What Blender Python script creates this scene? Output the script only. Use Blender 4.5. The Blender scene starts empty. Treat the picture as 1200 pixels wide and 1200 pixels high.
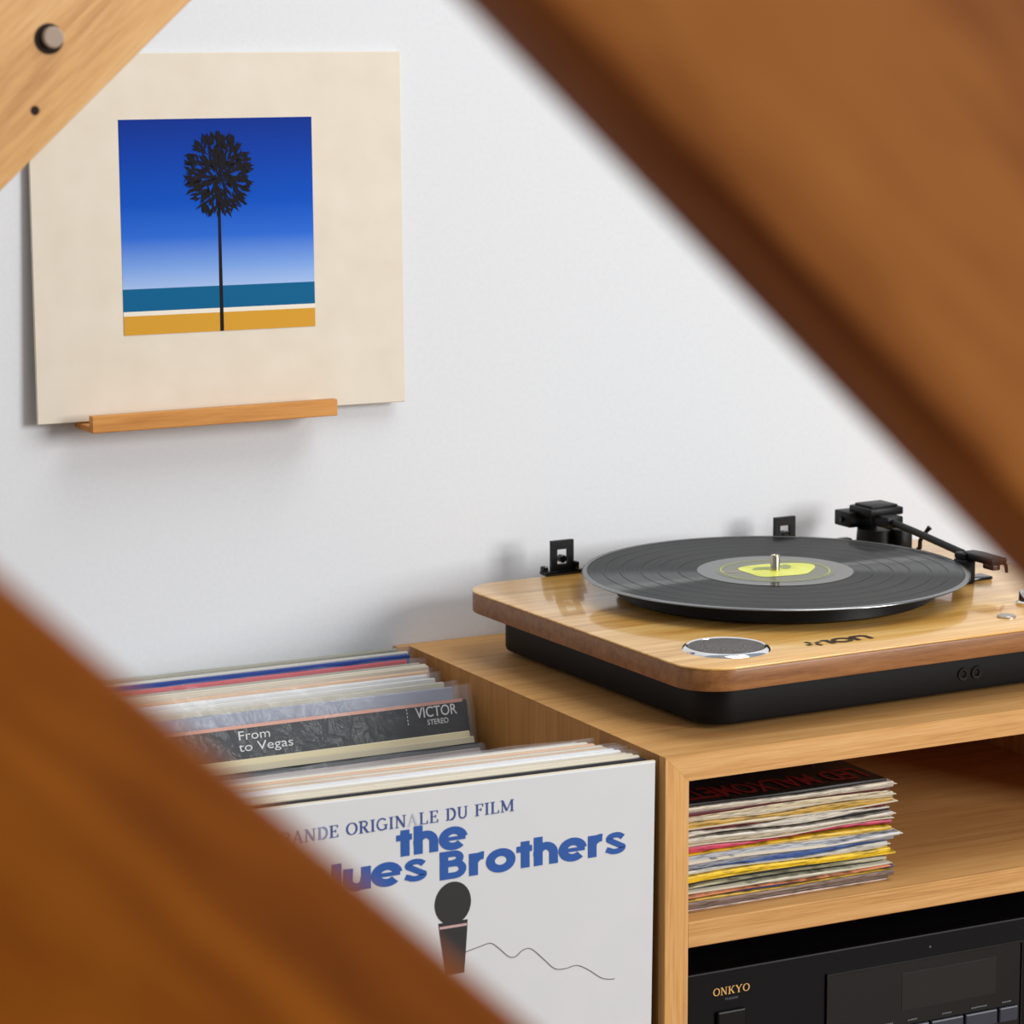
import bpy, bmesh, math, random
from mathutils import Vector, Matrix
random.seed(7)
SC = bpy.context.scene
C = SC.collection
PI = math.pi

# ------------------------------------------------------------------ camera
CAM_PITCH, CAM_YAW, CAM_ROLL = 0.17220, 0.47700, -0.00404
fw = Vector((math.sin(CAM_YAW)*math.cos(CAM_PITCH), math.cos(CAM_YAW)*math.cos(CAM_PITCH), -math.sin(CAM_PITCH)))
rt = Vector((math.cos(CAM_YAW), -math.sin(CAM_YAW), 0))
up = rt.cross(fw)
cr, sr = math.cos(CAM_ROLL), math.sin(CAM_ROLL)
rt, up = cr*rt + sr*up, -sr*rt + cr*up
cd = bpy.data.cameras.new('camera'); co = bpy.data.objects.new('camera', cd); C.objects.link(co)
co.matrix_world = Matrix(((rt.x, up.x, -fw.x, -1.13696), (rt.y, up.y, -fw.y, -2.40880), (rt.z, up.z, -fw.z, 0.58165), (0, 0, 0, 1)))
cd.sensor_width = 36; cd.lens = 3585.84/1200*36
cd.clip_start = 0.05
cd.dof.use_dof = True; cd.dof.focus_distance = 2.46; cd.dof.aperture_fstop = 12.6
SC.camera = co

# ------------------------------------------------------------------ light
w = bpy.data.worlds.new('world'); SC.world = w; w.use_nodes = True
w.node_tree.nodes['Background'].inputs[0].default_value = (0.78, 0.89, 1.0, 1)
w.node_tree.nodes['Background'].inputs[1].default_value = 0.34
def area(name, loc, target, sx, sy, power, col):
    l = bpy.data.lights.new(name, 'AREA'); l.shape = 'RECTANGLE'; l.size = sx; l.size_y = sy; l.energy = power; l.color = col
    o = bpy.data.objects.new(name, l); C.objects.link(o); o.location = loc
    o.rotation_euler = (Vector(target)-Vector(loc)).to_track_quat('-Z', 'Y').to_euler()
    return o
area('window_daylight', (2.6, -4.4, 1.25), (0.1, -0.1, 0.2), 1.5, 1.7, 148, (1.0, 0.99, 0.975))
area('added_top_light', (0.6, -1.5, 2.4), (0.35, -0.5, 0.0), 1.6, 1.6, 30, (0.97, 0.985, 1.0))  # added soft light from above, brightens the player's top; its source is unseen
SC.view_settings.view_transform = 'Standard'; SC.view_settings.look = 'None'
SC.view_settings.exposure = 0.18; SC.view_settings.gamma = 1.0; SC.view_settings.use_curve_mapping = False

# ------------------------------------------------------------------ helpers
def srgb(r, g, b):
    f = lambda c: (c/255/12.92) if c/255 <= 0.04045 else ((c/255+0.055)/1.055)**2.4
    return (f(r), f(g), f(b), 1)
MATS = {}
def mat(name, col, rough=0.5, metal=0.0, **kw):
    if name in MATS: return MATS[name]
    m = bpy.data.materials.new(name); m.use_nodes = True
    p = m.node_tree.nodes['Principled BSDF']
    p.inputs['Base Color'].default_value = col; p.inputs['Roughness'].default_value = rough; p.inputs['Metallic'].default_value = metal
    for k, v in kw.items(): p.inputs[k.replace('_', ' ')].default_value = v
    MATS[name] = m
    return m
def nodes(m):
    return m.node_tree.nodes, m.node_tree.links, m.node_tree.nodes['Principled BSDF']
def wood(name, cols, grain='X', rough=0.45, k_long=3.0, k_cross=70.0, vary=0.12, bump=0.15, coat=0.0, fine=0.35, contrast=(0.3, 0.7), spec=0.3):
    m = mat(name, cols[1], rough, Specular_IOR_Level=spec); N, L, p = nodes(m)
    if coat: p.inputs['Coat Weight'].default_value = coat; p.inputs['Coat Roughness'].default_value = 0.07
    tc = N.new('ShaderNodeTexCoord'); oi = N.new('ShaderNodeObjectInfo')
    mul = N.new('ShaderNodeMath'); mul.operation = 'MULTIPLY'; mul.inputs[1].default_value = 7.3
    L.new(oi.outputs['Random'], mul.inputs[0])
    add = N.new('ShaderNodeVectorMath'); add.operation = 'ADD'
    L.new(tc.outputs['Object'], add.inputs[0]); L.new(mul.outputs[0], add.inputs[1])
    def noise(kl, kc, det, rg, dist=0.0):
        mp = N.new('ShaderNodeMapping')
        mp.inputs['Scale'].default_value = tuple(kl if a == grain else kc for a in 'XYZ')
        L.new(add.outputs[0], mp.inputs['Vector'])
        n = N.new('ShaderNodeTexNoise'); n.inputs['Scale'].default_value = 1; n.inputs['Detail'].default_value = det
        n.inputs['Roughness'].default_value = rg; n.inputs['Distortion'].default_value = dist
        L.new(mp.outputs[0], n.inputs['Vector']); return n
    a = noise(k_long, k_cross, 5, 0.55, 0.6); b = noise(k_long*8, k_cross*6, 3, 0.6)
    mx = N.new('ShaderNodeMix'); mx.inputs['Factor'].default_value = fine
    L.new(a.outputs['Fac'], mx.inputs[2]); L.new(b.outputs['Fac'], mx.inputs[3])
    rp = N.new('ShaderNodeValToRGB'); e = rp.color_ramp.elements
    e[0].position = contrast[0]; e[0].color = cols[0]; e[1].position = contrast[1]; e[1].color = cols[2]
    mid = e.new((contrast[0]+contrast[1])/2); mid.color = cols[1]
    L.new(mx.outputs[0], rp.inputs[0])
    hs = N.new('ShaderNodeHueSaturation')
    mr = N.new('ShaderNodeMapRange'); mr.inputs[3].default_value = 1-vary; mr.inputs[4].default_value = 1+vary
    L.new(oi.outputs['Random'], mr.inputs[0]); L.new(mr.outputs[0], hs.inputs['Value']); L.new(rp.outputs[0], hs.inputs['Color'])
    L.new(hs.outputs[0], p.inputs['Base Color'])
    if bump:
        bp = N.new('ShaderNodeBump'); bp.inputs['Strength'].default_value = bump; bp.inputs['Distance'].default_value = 0.0006
        L.new(b.outputs['Fac'], bp.inputs['Height']); L.new(bp.outputs[0], p.inputs['Normal'])
    return m
def noisy(name, c1, c2, rough=0.6, scale=40, bump=0.0, dist=0.001, stretch=(1, 1, 1), det=4, lo=0.3, hi=0.7, **kw):
    m = mat(name, c1, rough, **kw); N, L, p = nodes(m)
    tc = N.new('ShaderNodeTexCoord'); mp = N.new('ShaderNodeMapping'); mp.inputs['Scale'].default_value = stretch
    L.new(tc.outputs['Object'], mp.inputs[0])
    n = N.new('ShaderNodeTexNoise'); n.inputs['Scale'].default_value = scale; n.inputs['Detail'].default_value = det
    L.new(mp.outputs[0], n.inputs['Vector'])
    rp = N.new('ShaderNodeValToRGB'); e = rp.color_ramp.elements
    e[0].position = lo; e[0].color = c1; e[1].position = hi; e[1].color = c2
    L.new(n.outputs['Fac'], rp.inputs[0]); L.new(rp.outputs[0], p.inputs['Base Color'])
    if bump:
        b = N.new('ShaderNodeBump'); b.inputs['Strength'].default_value = bump; b.inputs['Distance'].default_value = dist
        L.new(n.outputs['Fac'], b.inputs['Height']); L.new(b.outputs[0], p.inputs['Normal'])
    return m

def bx(bm, lo, hi, bev=0.0, seg=2, edges=None):
    r = bmesh.ops.create_cube(bm, size=1)
    vs = r['verts']
    for v in vs:
        v.co = Vector([(lo[i]+hi[i])/2 + v.co[i]*(hi[i]-lo[i]) for i in range(3)])
    if bev:
        es = list({e for v in vs for e in v.link_edges})
        if edges:   # keep only edges along the given axis
            ax = 'XYZ'.index(edges)
            es = [e for e in es if abs((e.verts[0].co-e.verts[1].co)[ax]) > 1e-6]
        bmesh.ops.bevel(bm, geom=es, offset=bev, segments=seg, profile=0.5, affect='EDGES')
    return bm
def box(lo, hi, bev=0.0, seg=2, edges=None):
    return bx(bmesh.new(), lo, hi, bev, seg, edges)
def lathe(bm, prof, seg=64, c=(0, 0, 0), axis='Z'):
    rings = []
    for r, z in prof:
        if r < 1e-6: rings.append([bm.verts.new((0, 0, z))])
        else: rings.append([bm.verts.new((r*math.cos(2*PI*i/seg), r*math.sin(2*PI*i/seg), z)) for i in range(seg)])
    new = [v for rr in rings for v in rr]
    for a, b in zip(rings, rings[1:]):
        for i in range(seg):
            j = (i+1) % seg
            if len(a) == 1 and len(b) == 1: continue
            if len(a) == 1: bm.faces.new((a[0], b[i], b[j]))
            elif len(b) == 1: bm.faces.new((a[i], a[j], b[0]))
            else: bm.faces.new((a[i], a[j], b[j], b[i]))
    for v in new:
        x, y, z = v.co
        if axis == 'Y': x, y, z = x, z, y
        if axis == 'X': x, y, z = z, y, x
        v.co = Vector((x+c[0], y+c[1], z+c[2]))
    bmesh.ops.recalc_face_normals(bm, faces=bm.faces)
    return bm
def tube(bm, pts, r, seg=12):
    pts = [Vector(p) for p in pts]; rings = []
    rs = r if isinstance(r, (list, tuple)) else [r]*len(pts)
    n = None
    for i, p in enumerate(pts):
        t = ((pts[i+1] if i+1 < len(pts) else p) - (pts[i-1] if i else p)).normalized()
        if n is None: n = t.orthogonal().normalized()
        n = (n - t*n.dot(t)).normalized(); b = t.cross(n)
        rings.append([bm.verts.new(p + (n*math.cos(2*PI*k/seg)+b*math.sin(2*PI*k/seg))*rs[i]) for k in range(seg)])
    for a, b in zip(rings, rings[1:]):
        for k in range(seg):
            bm.faces.new((a[k], a[(k+1) % seg], b[(k+1) % seg], b[k]))
    bm.faces.new(rings[0][::-1]); bm.faces.new(rings[-1])
    bmesh.ops.recalc_face_normals(bm, faces=bm.faces)
    return bm
def prism(bm, poly, a0, a1, axis='Y', bev=0.0):
    """poly in the plane across the axis: axis Y -> (x,z), Z -> (x,y), X -> (y,z)"""
    def mk(p, a): return {'Y': (p[0], a, p[1]), 'Z': (p[0], p[1], a), 'X': (a, p[0], p[1])}[axis]
    lo = [bm.verts.new(mk(p, a0)) for p in poly]; hi = [bm.verts.new(mk(p, a1)) for p in poly]
    fs = [bm.faces.new(lo), bm.faces.new(hi[::-1])]
    for i in range(len(poly)):
        j = (i+1) % len(poly); fs.append(bm.faces.new((lo[j], lo[i], hi[i], hi[j])))
    bmesh.ops.recalc_face_normals(bm, faces=fs)
    if bev:
        es = list({e for f in fs[:2] for e in f.edges})
        bmesh.ops.bevel(bm, geom=es, offset=bev, segments=2, profile=0.5, affect='EDGES')
    return bm
def obj(name, bm, m, parent=None, world=True, smooth=False):
    if isinstance(bm, bmesh.types.BMesh):
        me = bpy.data.meshes.new(name); bm.to_mesh(me); bm.free()
    else: me = bm
    for mm in (m if isinstance(m, (list, tuple)) else [m]):
        if mm: me.materials.append(mm)
    if smooth:
        for pl in me.polygons: pl.use_smooth = True
        try: me.set_sharp_from_angle(angle=math.radians(smooth if smooth is not True else 35))
        except Exception: pass
    o = bpy.data.objects.new(name, me); C.objects.link(o)
    if parent:
        o.parent = parent
        if world:
            mw = parent.matrix_basis
            if parent.parent: mw = parent.parent.matrix_basis @ parent.matrix_parent_inverse @ mw
            o.matrix_parent_inverse = mw.inverted()
    return o
def tag(o, label, cat, group=None, kind=None):
    if label: o['label'] = label
    if cat: o['category'] = cat
    if group: o['group'] = group
    if kind: o['kind'] = kind
    return o
def thing(name, label, cat, loc=(0, 0, 0), rot=(0, 0, 0), group=None):
    o = bpy.data.objects.new(name, None); C.objects.link(o); o.empty_display_size = 0.02
    o.location = loc; o.rotation_euler = rot
    o.matrix_basis = Matrix.LocRotScale(Vector(loc), Matrix(((1,0,0),(0,1,0),(0,0,1))).to_quaternion() if rot == (0,0,0) else __import__('mathutils').Euler(rot).to_quaternion(), None)
    return tag(o, label, cat, group)

# flat lettering: strokes as ribbons in a 2D plane -------------------------------------
def ribbon(pts, wd, closed=False):
    """2D polyline -> list of quads (joined with mitres)"""
    n = len(pts); out = []; Lf = []; Rt = []
    for i in range(n):
        p = Vector(pts[i])
        a = Vector(pts[i-1]) if (i or closed) else None
        b = Vector(pts[(i+1) % n]) if (i+1 < n or closed) else None
        d1 = (p-a).normalized() if a is not None else None
        d2 = (b-p).normalized() if b is not None else None
        t = ((d1 or d2)+(d2 or d1))
        t = t.normalized() if t.length > 1e-6 else (d1 or d2)
        nn = Vector((-t.y, t.x)); k = 1.0
        if d1 and d2: k = min(1.6, 1/max(0.5, nn.dot(Vector((-d1.y, d1.x)))))
        ww = wd[i] if isinstance(wd, (list, tuple)) else wd
        Lf.append(p+nn*ww/2*k); Rt.append(p-nn*ww/2*k)
    for i in range(n if closed else n-1):
        j = (i+1) % n
        out.append([Lf[i], Rt[i], Rt[j], Lf[j]])
    return out
def arc(cx, cy, rx, ry, a0, a1, n=18):
    return [(cx+rx*math.cos(math.radians(a0+(a1-a0)*i/n)), cy+ry*math.sin(math.radians(a0+(a1-a0)*i/n))) for i in range(n+1)]
def heavy(ch):
    """bold geometric lowercase; x-height 1, cap height 1.38, stroke .30 -> (quads, advance)"""
    W = 0.35; q = []; h = W/2
    V = lambda x, y0, y1, w=W: [[Vector((x, y0)), Vector((x+w, y0)), Vector((x+w, y1)), Vector((x, y1))]]
    if ch == 'l': return V(0, 0, 1.3), W
    if ch == 't': return V(.17, 0, 1.2)+V(0, .72, 1.0, .62), .62
    if ch == 'h':
        q = V(0, 0, 1.3)+ribbon([(W/2, .42)]+arc(.47, .50, .32, .36, 170, 0)+[(.79, 0)], W); return q, .945
    if ch == 'u': return V(.64, 0, 1.0)+ribbon([(h, 1.0)]+arc(.475, .50, .32, .36, 180, 370), W), .95
    if ch == 'r': return V(0, 0, 1.0)+ribbon(arc(.55, .44, .395, .42, 170, 85), W), .62
    if ch == 'o': return ribbon(arc(.56, .5, .41, .37, 0, 360, 36)[:-1], W, True), 1.12
    if ch == 'e': return ribbon(arc(.55, .5, .40, .37, 5, 318, 30), W)+V(.2, .40, .58, .84), 1.1
    if ch == 's': return ribbon([(.74, .74)]+arc(.44, .72, .27, .16, 45, 200, 10)+arc(.44, .28, .29, .16, 40, -150, 14)[2:]+[(.06, .25)], .25), .88
    if ch == 'B':
        W2 = .33
        return V(0, 0, 1.26, W2)+ribbon([(.1, 1.12), (.5, 1.12)]+arc(.55, .92, .24, .20, 80, -80, 10)+[(.5, .70), (.1, .70)], .28)+ribbon([(.12, .69), (.55, .69)]+arc(.6, .42, .29, .27, 80, -80, 10)+[(.55, .145), (.1, .145)], .29), 1.07
    return [], .4
def slab(ch):
    """thin slab-serif capitals; cap height 1 -> (quads, advance)"""
    t, k, s = .085, .16, .07
    V = lambda x, y0=0, y1=1, w=k: [[Vector((x-w/2, y0)), Vector((x+w/2, y0)), Vector((x+w/2, y1)), Vector((x-w/2, y1))]]
    H = lambda x0, x1, y, w=s: [[Vector((x0, y-w/2)), Vector((x1, y-w/2)), Vector((x1, y+w/2)), Vector((x0, y+w/2))]]
    S = lambda x, y, l=.17: H(x-l, x+l, y)
    lo, hi = s/2, 1-s/2
    if ch == 'I': return V(.2)+S(.2, lo)+S(.2, hi), .42
    if ch == 'L': return V(.2)+S(.2, hi)+H(.03, .72, lo)+V(.69, 0, .28, .07), .78
    if ch == 'E': return V(.2)+H(.03, .72, lo)+H(.03, .70, hi)+H(.2, .52, .52)+V(.69, 0, .26, .07)+V(.67, .76, 1, .07)+V(.52, .4, .64, .07), .8
    if ch == 'F': return V(.2)+S(.2, lo)+H(.03, .70, hi)+H(.2, .52, .52)+V(.67, .74, 1, .07)+V(.52, .4, .64, .07), .76
    if ch == 'D': return V(.2)+ribbon([(.03, lo), (.4, lo)]+arc(.42, .5, .36, .46, -80, 80, 14)+[(.4, hi), (.03, hi)], [s, s]+[k]*15+[s, s]), .88
    if ch == 'B': return V(.2)+ribbon([(.03, hi), (.42, hi)]+arc(.42, .75, .22, .215, 80, -80, 10)+[(.42, .53), (.2, .53)], .11)+ribbon([(.2, .53), (.45, .53)]+arc(.45, .28, .26, .245, 80, -80, 10)+[(.42, lo), (.03, lo)], .11), .8
    if ch == 'R': return V(.2)+S(.2, lo)+ribbon([(.03, hi), (.42, hi)]+arc(.44, .74, .24, .225, 80, -80, 10)+[(.42, .5), (.2, .5)], .11)+ribbon([(.42, .5), (.72, .03)], k)+H(.62, .9, lo), .88
    if ch == 'A': return ribbon([(.12, 0), (.44, 1)], .075)+ribbon([(.42, 1), (.76, 0)], k)+H(.22, .66, .34)+S(.12, lo, .13)+S(.76, lo, .15), .9
    if ch == 'N': return V(.17, 0, 1, .08)+V(.77, 0, 1, .08)+ribbon([(.15, 1), (.77, .02)], k)+S(.17, lo, .15)+S(.77, hi, .15)+H(.0, .2, hi), .95
    if ch == 'M': return V(.17, 0, 1, .08)+V(.98, 0, 1, k)+ribbon([(.15, 1), (.55, .1)], k)+ribbon([(.55, .1), (.96, 1)], .075)+S(.17, lo, .14)+S(.98, lo, .16)+H(.0, .2, hi)+H(.9, 1.14, hi), 1.16
    if ch == 'U': return ribbon([(.2, 1), (.2, .34)]+arc(.475, .33, .275, .29, 180, 360, 14)+[(.75, 1)], [k, k]+[.12]*15+[.08])+S(.2, hi, .16)+S(.75, hi, .14), .93
    if ch == 'O': return ribbon(arc(.47, .5, .39, .46, 0, 360, 32)[:-1], [.07+.09*abs(math.cos(2*PI*i/32)) for i in range(32)], True), .95
    if ch == 'G': return ribbon(arc(.47, .5, .39, .46, 42, 330, 26), .12)+V(.78, .05, .44, .14)+H(.58, .92, .44), .95
    if ch == 'K': return V(.2)+S(.2, lo)+S(.2, hi)+ribbon([(.25, .42), (.78, .97)], .09)+ribbon([(.42, .58), (.8, .03)], k)+S(.8, lo, .15)+S(.78, hi, .15), .98
    if ch == 'Y': return V(.46, 0, .5)+S(.46, lo)+ribbon([(.12, 1), (.46, .46)], k)+ribbon([(.82, 1), (.46, .46)], .09)+S(.13, hi, .14)+S(.82, hi, .13), .95
    return [], .42
def lettering(text, glyph, size, x, y, track=.08, fit=None, fatten=0):
    quads = []; cx = 0
    for ch in text:
        q, adv = glyph(ch)
        quads += [[(v.x+cx, v.y) for v in f] for f in q]; cx += adv+track
    cx -= track
    sx = (fit/cx) if fit else size
    return [[(x+a*sx, y+b*size) for a, b in f] for f in quads]
def flat(name, polys, m, parent, to3, world=True, lift=0.0):
    """polys: lists of 2D points; to3 maps (a,b)->3D"""
    bm = bmesh.new(); prev = set(); stroke = 0
    p0, p1, p2 = Vector(to3(0, 0)), Vector(to3(.01, 0)), Vector(to3(0, .01))
    nrm = (p1-p0).cross(p2-p0).normalized()
    for f in polys:
        key = {(round(a, 6), round(b, 6)) for a, b in f}
        if len(key & prev) < 2: stroke += 1          # a new stroke: lie a hair above the last one
        prev = key
        try: bm.faces.new([bm.verts.new(Vector(to3(a, b))+nrm*(3e-5*(stroke % 12))) for a, b in f])
        except ValueError: pass
    return obj(name, bm, m, parent, world)
def font_polys(text, size, x, y, fit=None, offset=0.0, align='LEFT', space=1.0):
    cu = bpy.data.curves.new('txt', 'FONT'); cu.body = text; cu.size = 1; cu.offset = offset; cu.resolution_u = 4; cu.space_character = space
    o = bpy.data.objects.new('txt', cu); C.objects.link(o)
    dg = bpy.context.evaluated_depsgraph_get(); me = bpy.data.meshes.new_from_object(o.evaluated_get(dg))
    vs = [v.co.copy() for v in me.vertices]; fs = [[tuple(vs[i][:2]) for i in p.vertices] for p in me.polygons]
    x0 = min(v.x for v in vs); x1 = max(v.x for v in vs)
    bpy.data.objects.remove(o); bpy.data.curves.remove(cu); bpy.data.meshes.remove(me)
    sx = fit/(x1-x0) if fit else size
    return [[(x+(a-x0)*sx, y+b*size) for a, b in f] for f in fs]

# ------------------------------------------------------------------ materials
OAK = [srgb(164, 112, 58), srgb(212, 158, 94), srgb(232, 184, 122)]
oak_x = wood('oak_grain_along_x', OAK, 'X', 0.5, k_long=2.5, k_cross=110, vary=.08, fine=.5, contrast=(.24, .72))
oak_z = wood('oak_grain_along_z', OAK, 'Z', 0.5, k_long=2.5, k_cross=110, vary=.08, fine=.5, contrast=(.24, .72))
oak_side_shaded = wood('oak_stave_shaded', [srgb(150, 98, 44), srgb(188, 130, 66), srgb(206, 150, 86)], 'Z', 0.5, k_long=2.5, k_cross=60, vary=.12, fine=.5, contrast=(.18, .8))  # cabinet oak darkened: shade of the left side put into its colour
oak_y = wood('oak_grain_along_y', OAK, 'Y', 0.5, k_long=2.5, k_cross=110, vary=.08, fine=.5, contrast=(.24, .72))
plate_top = wood('turntable_veneer', [srgb(196, 136, 58), srgb(232, 176, 92), srgb(246, 200, 124)], 'X', 0.30, contrast=(.34, .64), k_long=3, k_cross=80, coat=.5, bump=.05, vary=0)
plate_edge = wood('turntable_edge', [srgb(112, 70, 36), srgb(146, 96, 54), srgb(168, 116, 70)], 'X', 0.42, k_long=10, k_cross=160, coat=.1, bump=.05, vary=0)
beam_dark = wood('stained_beam', [srgb(116, 60, 26), srgb(170, 102, 46), srgb(190, 122, 58)], 'X', 0.5, spec=.1, k_long=5, k_cross=34, vary=.0, contrast=(.34, .66), fine=.2)
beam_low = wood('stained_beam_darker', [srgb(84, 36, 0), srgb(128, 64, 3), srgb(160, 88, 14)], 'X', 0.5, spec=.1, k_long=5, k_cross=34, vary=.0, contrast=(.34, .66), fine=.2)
beam_light = wood('pale_brace', [srgb(178, 122, 66), srgb(212, 160, 98), srgb(226, 182, 124)], 'X', 0.5, k_long=4, k_cross=60, vary=.0)
wall_m = noisy('white_painted_wall', srgb(222, 224, 227), srgb(226, 228, 230), 0.85, 260, bump=.12, dist=.0006)
floor_m = wood('floor_boards', [srgb(90, 60, 36), srgb(120, 82, 50), srgb(140, 100, 64)], 'X', .5)
black_pl = mat('black_plastic', srgb(8, 8, 9), 0.42, Specular_IOR_Level=.22)
black_satin = mat('black_satin', srgb(11, 11, 13), 0.5, Specular_IOR_Level=.2)
black_gloss = mat('black_gloss', srgb(8, 8, 9), 0.15, Specular_IOR_Level=.35)
chrome = mat('chrome', (.82, .82, .83, 1), 0.12, 1.0)
steel = mat('dull_steel', srgb(190, 180, 168), 0.38, 1.0)
mesh_m = noisy('speaker_mesh', srgb(40, 38, 36), srgb(120, 114, 108), .6, 1100, det=0)
cream = noisy('cream_card', srgb(222, 210, 190), srgb(228, 217, 199), .65, 30)

# ------------------------------------------------------------------ setting
FZ = -0.45
o = obj('wall_back', box((-3.2, 0.0, FZ), (3.2, 0.12, 2.1)), wall_m); tag(o, 'white painted wall behind the record player', 'wall', kind='structure')
o = obj('floor', box((-3.2, -4.2, FZ-.06), (3.2, 0.12, FZ)), floor_m); tag(o, 'brown timber floor below the cabinet', 'floor', kind='structure')

# ------------------------------------------------------------------ cabinet
T, D = 0.0205, 0.461
cab = thing('record_cabinet', 'oak media cabinet with open shelf, carrying the record player', 'cabinet', (.28, -.23, FZ))
W_CAB = 0.58
SH1, SH2, BT = -.1332, -.1537, -.345
# top: planks running along x, with a mitre at the front-left corner
ys = [-.0095, -.127, -.244, -.358, -D]
for i, (b, a) in enumerate(zip(ys, ys[1:])):
    bm = bmesh.new()   # top stave with the 45 degree mitre against the side panel
    prism(bm, [(0.0, 0.0), (W_CAB, 0.0), (W_CAB-T, -T), (T, -T)], a+.00015, b-.00015, 'Y')
    obj('top_stave', bm, oak_x, cab)
    bm = bmesh.new()
    b2, a2 = b-.00015, a+.00015
    if i == 3: a2 = -.4495
    prism(bm, [(0.0, -.0002), (T, -T-.0002), (T, BT-T), (0.0, BT-T)], a2, b2, 'Y')
    obj('side_stave', bm, oak_side_shaded, cab)
# front lipping of the side, a fine shadow gap behind it
bm = bmesh.new(); prism(bm, [(0.0, -.0002), (T, -T-.0002), (T, BT-T), (0.0, BT-T)], -D, -.4508, 'Y'); obj('side_lipping', bm, oak_z, cab)
bm = bmesh.new(); prism(bm, [(0.0012, -.003), (T, -T-.003), (T, BT-T), (0.0012, BT-T)], -.4508, -.4495, 'Y'); obj('lipping_groove', bm, mat('dark_gap', srgb(60, 34, 14), .8), cab)
bm = bmesh.new(); prism(bm, [(W_CAB, 0.0), (W_CAB, BT-T), (W_CAB-T, BT-T), (W_CAB-T, -T-.0002)], -D, -.0095, 'Y'); obj('side_panel', bm, oak_z, cab)
obj('back_rail', box((-.0115, -.0093, -.35), (W_CAB, -.0005, -.0002)), oak_x, cab)
obj('shelf', box((T+.0008, -D+.0015, SH2), (W_CAB-T-.0008, -.0097, SH1), .0006, 1), oak_x, cab)
obj('bottom_board', box((T+.0003, -D, BT-T), (W_CAB-T-.0003, -.0097, BT)), oak_x, cab)
obj('plinth', box((.03, -D+.03, FZ), (W_CAB-.03, -.02, BT-T)), oak_x, cab)
# the open bin on the left that holds the upright records
BINX0, BINZ = -.372, -.3026
obin = thing('record_bin', 'low open oak bin holding the upright records beside the cabinet', 'bin', (-.19, -.23, FZ))
obj('bin_floor', box((BINX0, -.476, BINZ-.02), (-.0006, -.0097, BINZ)), oak_x, obin)
obj('bin_side', box((BINX0-.02, -.476, FZ), (BINX0, -.0005, -.12)), oak_z, obin)
obj('bin_front', box((BINX0, -.476, FZ), (-.0006, -.462, -.262)), oak_x, obin)

# ------------------------------------------------------------------ foreground timbers
def beam(name, p0, slope, x0, x1, width, y0, y1, m, label, below=True, bevel=.0024, foot=True):
    """a board lying in a plane parallel to the wall. p0: a point of its reference edge; slope dz/dx."""
    a = math.atan(slope); d = Vector((math.cos(a), math.sin(a))); n = Vector((-math.sin(a), math.cos(a)))
    s = width if below else -width
    # local frame: X along the board, Z across it
    L0 = (x0-p0[0])/d.x; L1 = (x1-p0[0])/d.x
    ctr = Vector(p0)
    pts = [(L0, 0), (L1, 0), (L1, s), (L0, s)]
    if foot:   # cut the low end level with the floor
        def low(off):   # L where the edge with offset off meets the floor
            q = ctr+n*off; return (FZ-q.y)/d.y
        if slope < 0: pts[1] = (low(0), 0); pts[2] = (low(s), s)
        else: pts[0] = (low(0), 0); pts[3] = (low(s), s)
    bm = bmesh.new(); prism(bm, pts, y0, y1, 'Y', bevel)
    t = thing(name, label, 'beam', (p0[0], 0, p0[1]), (0, -a, 0))
    obj('timber', bm, m, t, world=False, smooth=30)
    return t, a
beam('stained_timber', (-.87618, .57805), -.9335, -1.75, .64, .18, -1.92, -1.8805, beam_dark,
     'dark stained wooden board slanting across the upper right corner, out of focus', True)
beam('stained_timber', (-.98139, .48382), -.957, -1.75, .3, -.16, -1.92, -1.8805, beam_low,
     'orange brown wooden board slanting across the lower left corner, out of focus', True)
bt, ba = beam('bolted_brace', (-.5694, .4587), .896, -2.0, -.05, .15, -.65, -.61, beam_light,
     'pale oak brace with a bolt hole in the upper left corner', True, bevel=.0015)
# bolt sitting in its hole, knot
hm = mat('hole_dark', srgb(38, 22, 12), .9)
def brace_local(x, z):
    dx, dz = x+.5694, z-.4587
    return dx*math.cos(ba)+dz*math.sin(ba), -dx*math.sin(ba)+dz*math.cos(ba)
bx_, bz_ = brace_local(-.5362, .5482)
bm = bmesh.new(); lathe(bm, [(0, -.6507), (.0088, -.6507), (.0092, -.6500), (.0092, -.648), (0, -.648)], 32, (bx_, 0, bz_), 'Y'); h = obj('bolt_hole', bm, hm, bt, False, True)
bm = bmesh.new(); lathe(bm, [(0, -.6545), (.0055, -.6545), (.0064, -.6538), (.0064, -.6495), (0, -.6495)], 32, (bx_+.0018, 0, bz_-.0004), 'Y')
b = obj('bolt', bm, mat('bolt_grey', srgb(172, 152, 134), .6, Specular_IOR_Level=.3), bt, False, True); b['label'] = 'dull steel bolt end'
kx, kz = brace_local(-.5462, .5062)
bm = bmesh.new(); lathe(bm, [(0, -.6503), (.0026, -.6503), (.003, -.6499), (0, -.649)], 16, (kx, 0, kz), 'Y'); obj('nail_hole', bm, hm, bt, False, True)

# ------------------------------------------------------------------ ledge and sleeve on the wall
led = thing('picture_ledge', 'slim oak ledge screwed to the wall, holding the cream sleeve', 'ledge', (-.19, 0, .216))
ledge_oak = wood('ledge_oak', [srgb(176, 112, 46), srgb(206, 140, 66), srgb(222, 160, 88)], 'X', .45, vary=0)
obj('ledge_base', box((-.3016, -.0352, .2160), (-.0813, -.0003, .2208), .0004, 1), ledge_oak, led)
obj('ledge_lip', box((-.3016, -.0433, .2160), (-.0813, -.0353, .2301), .0006, 1), ledge_oak, led)

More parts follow.
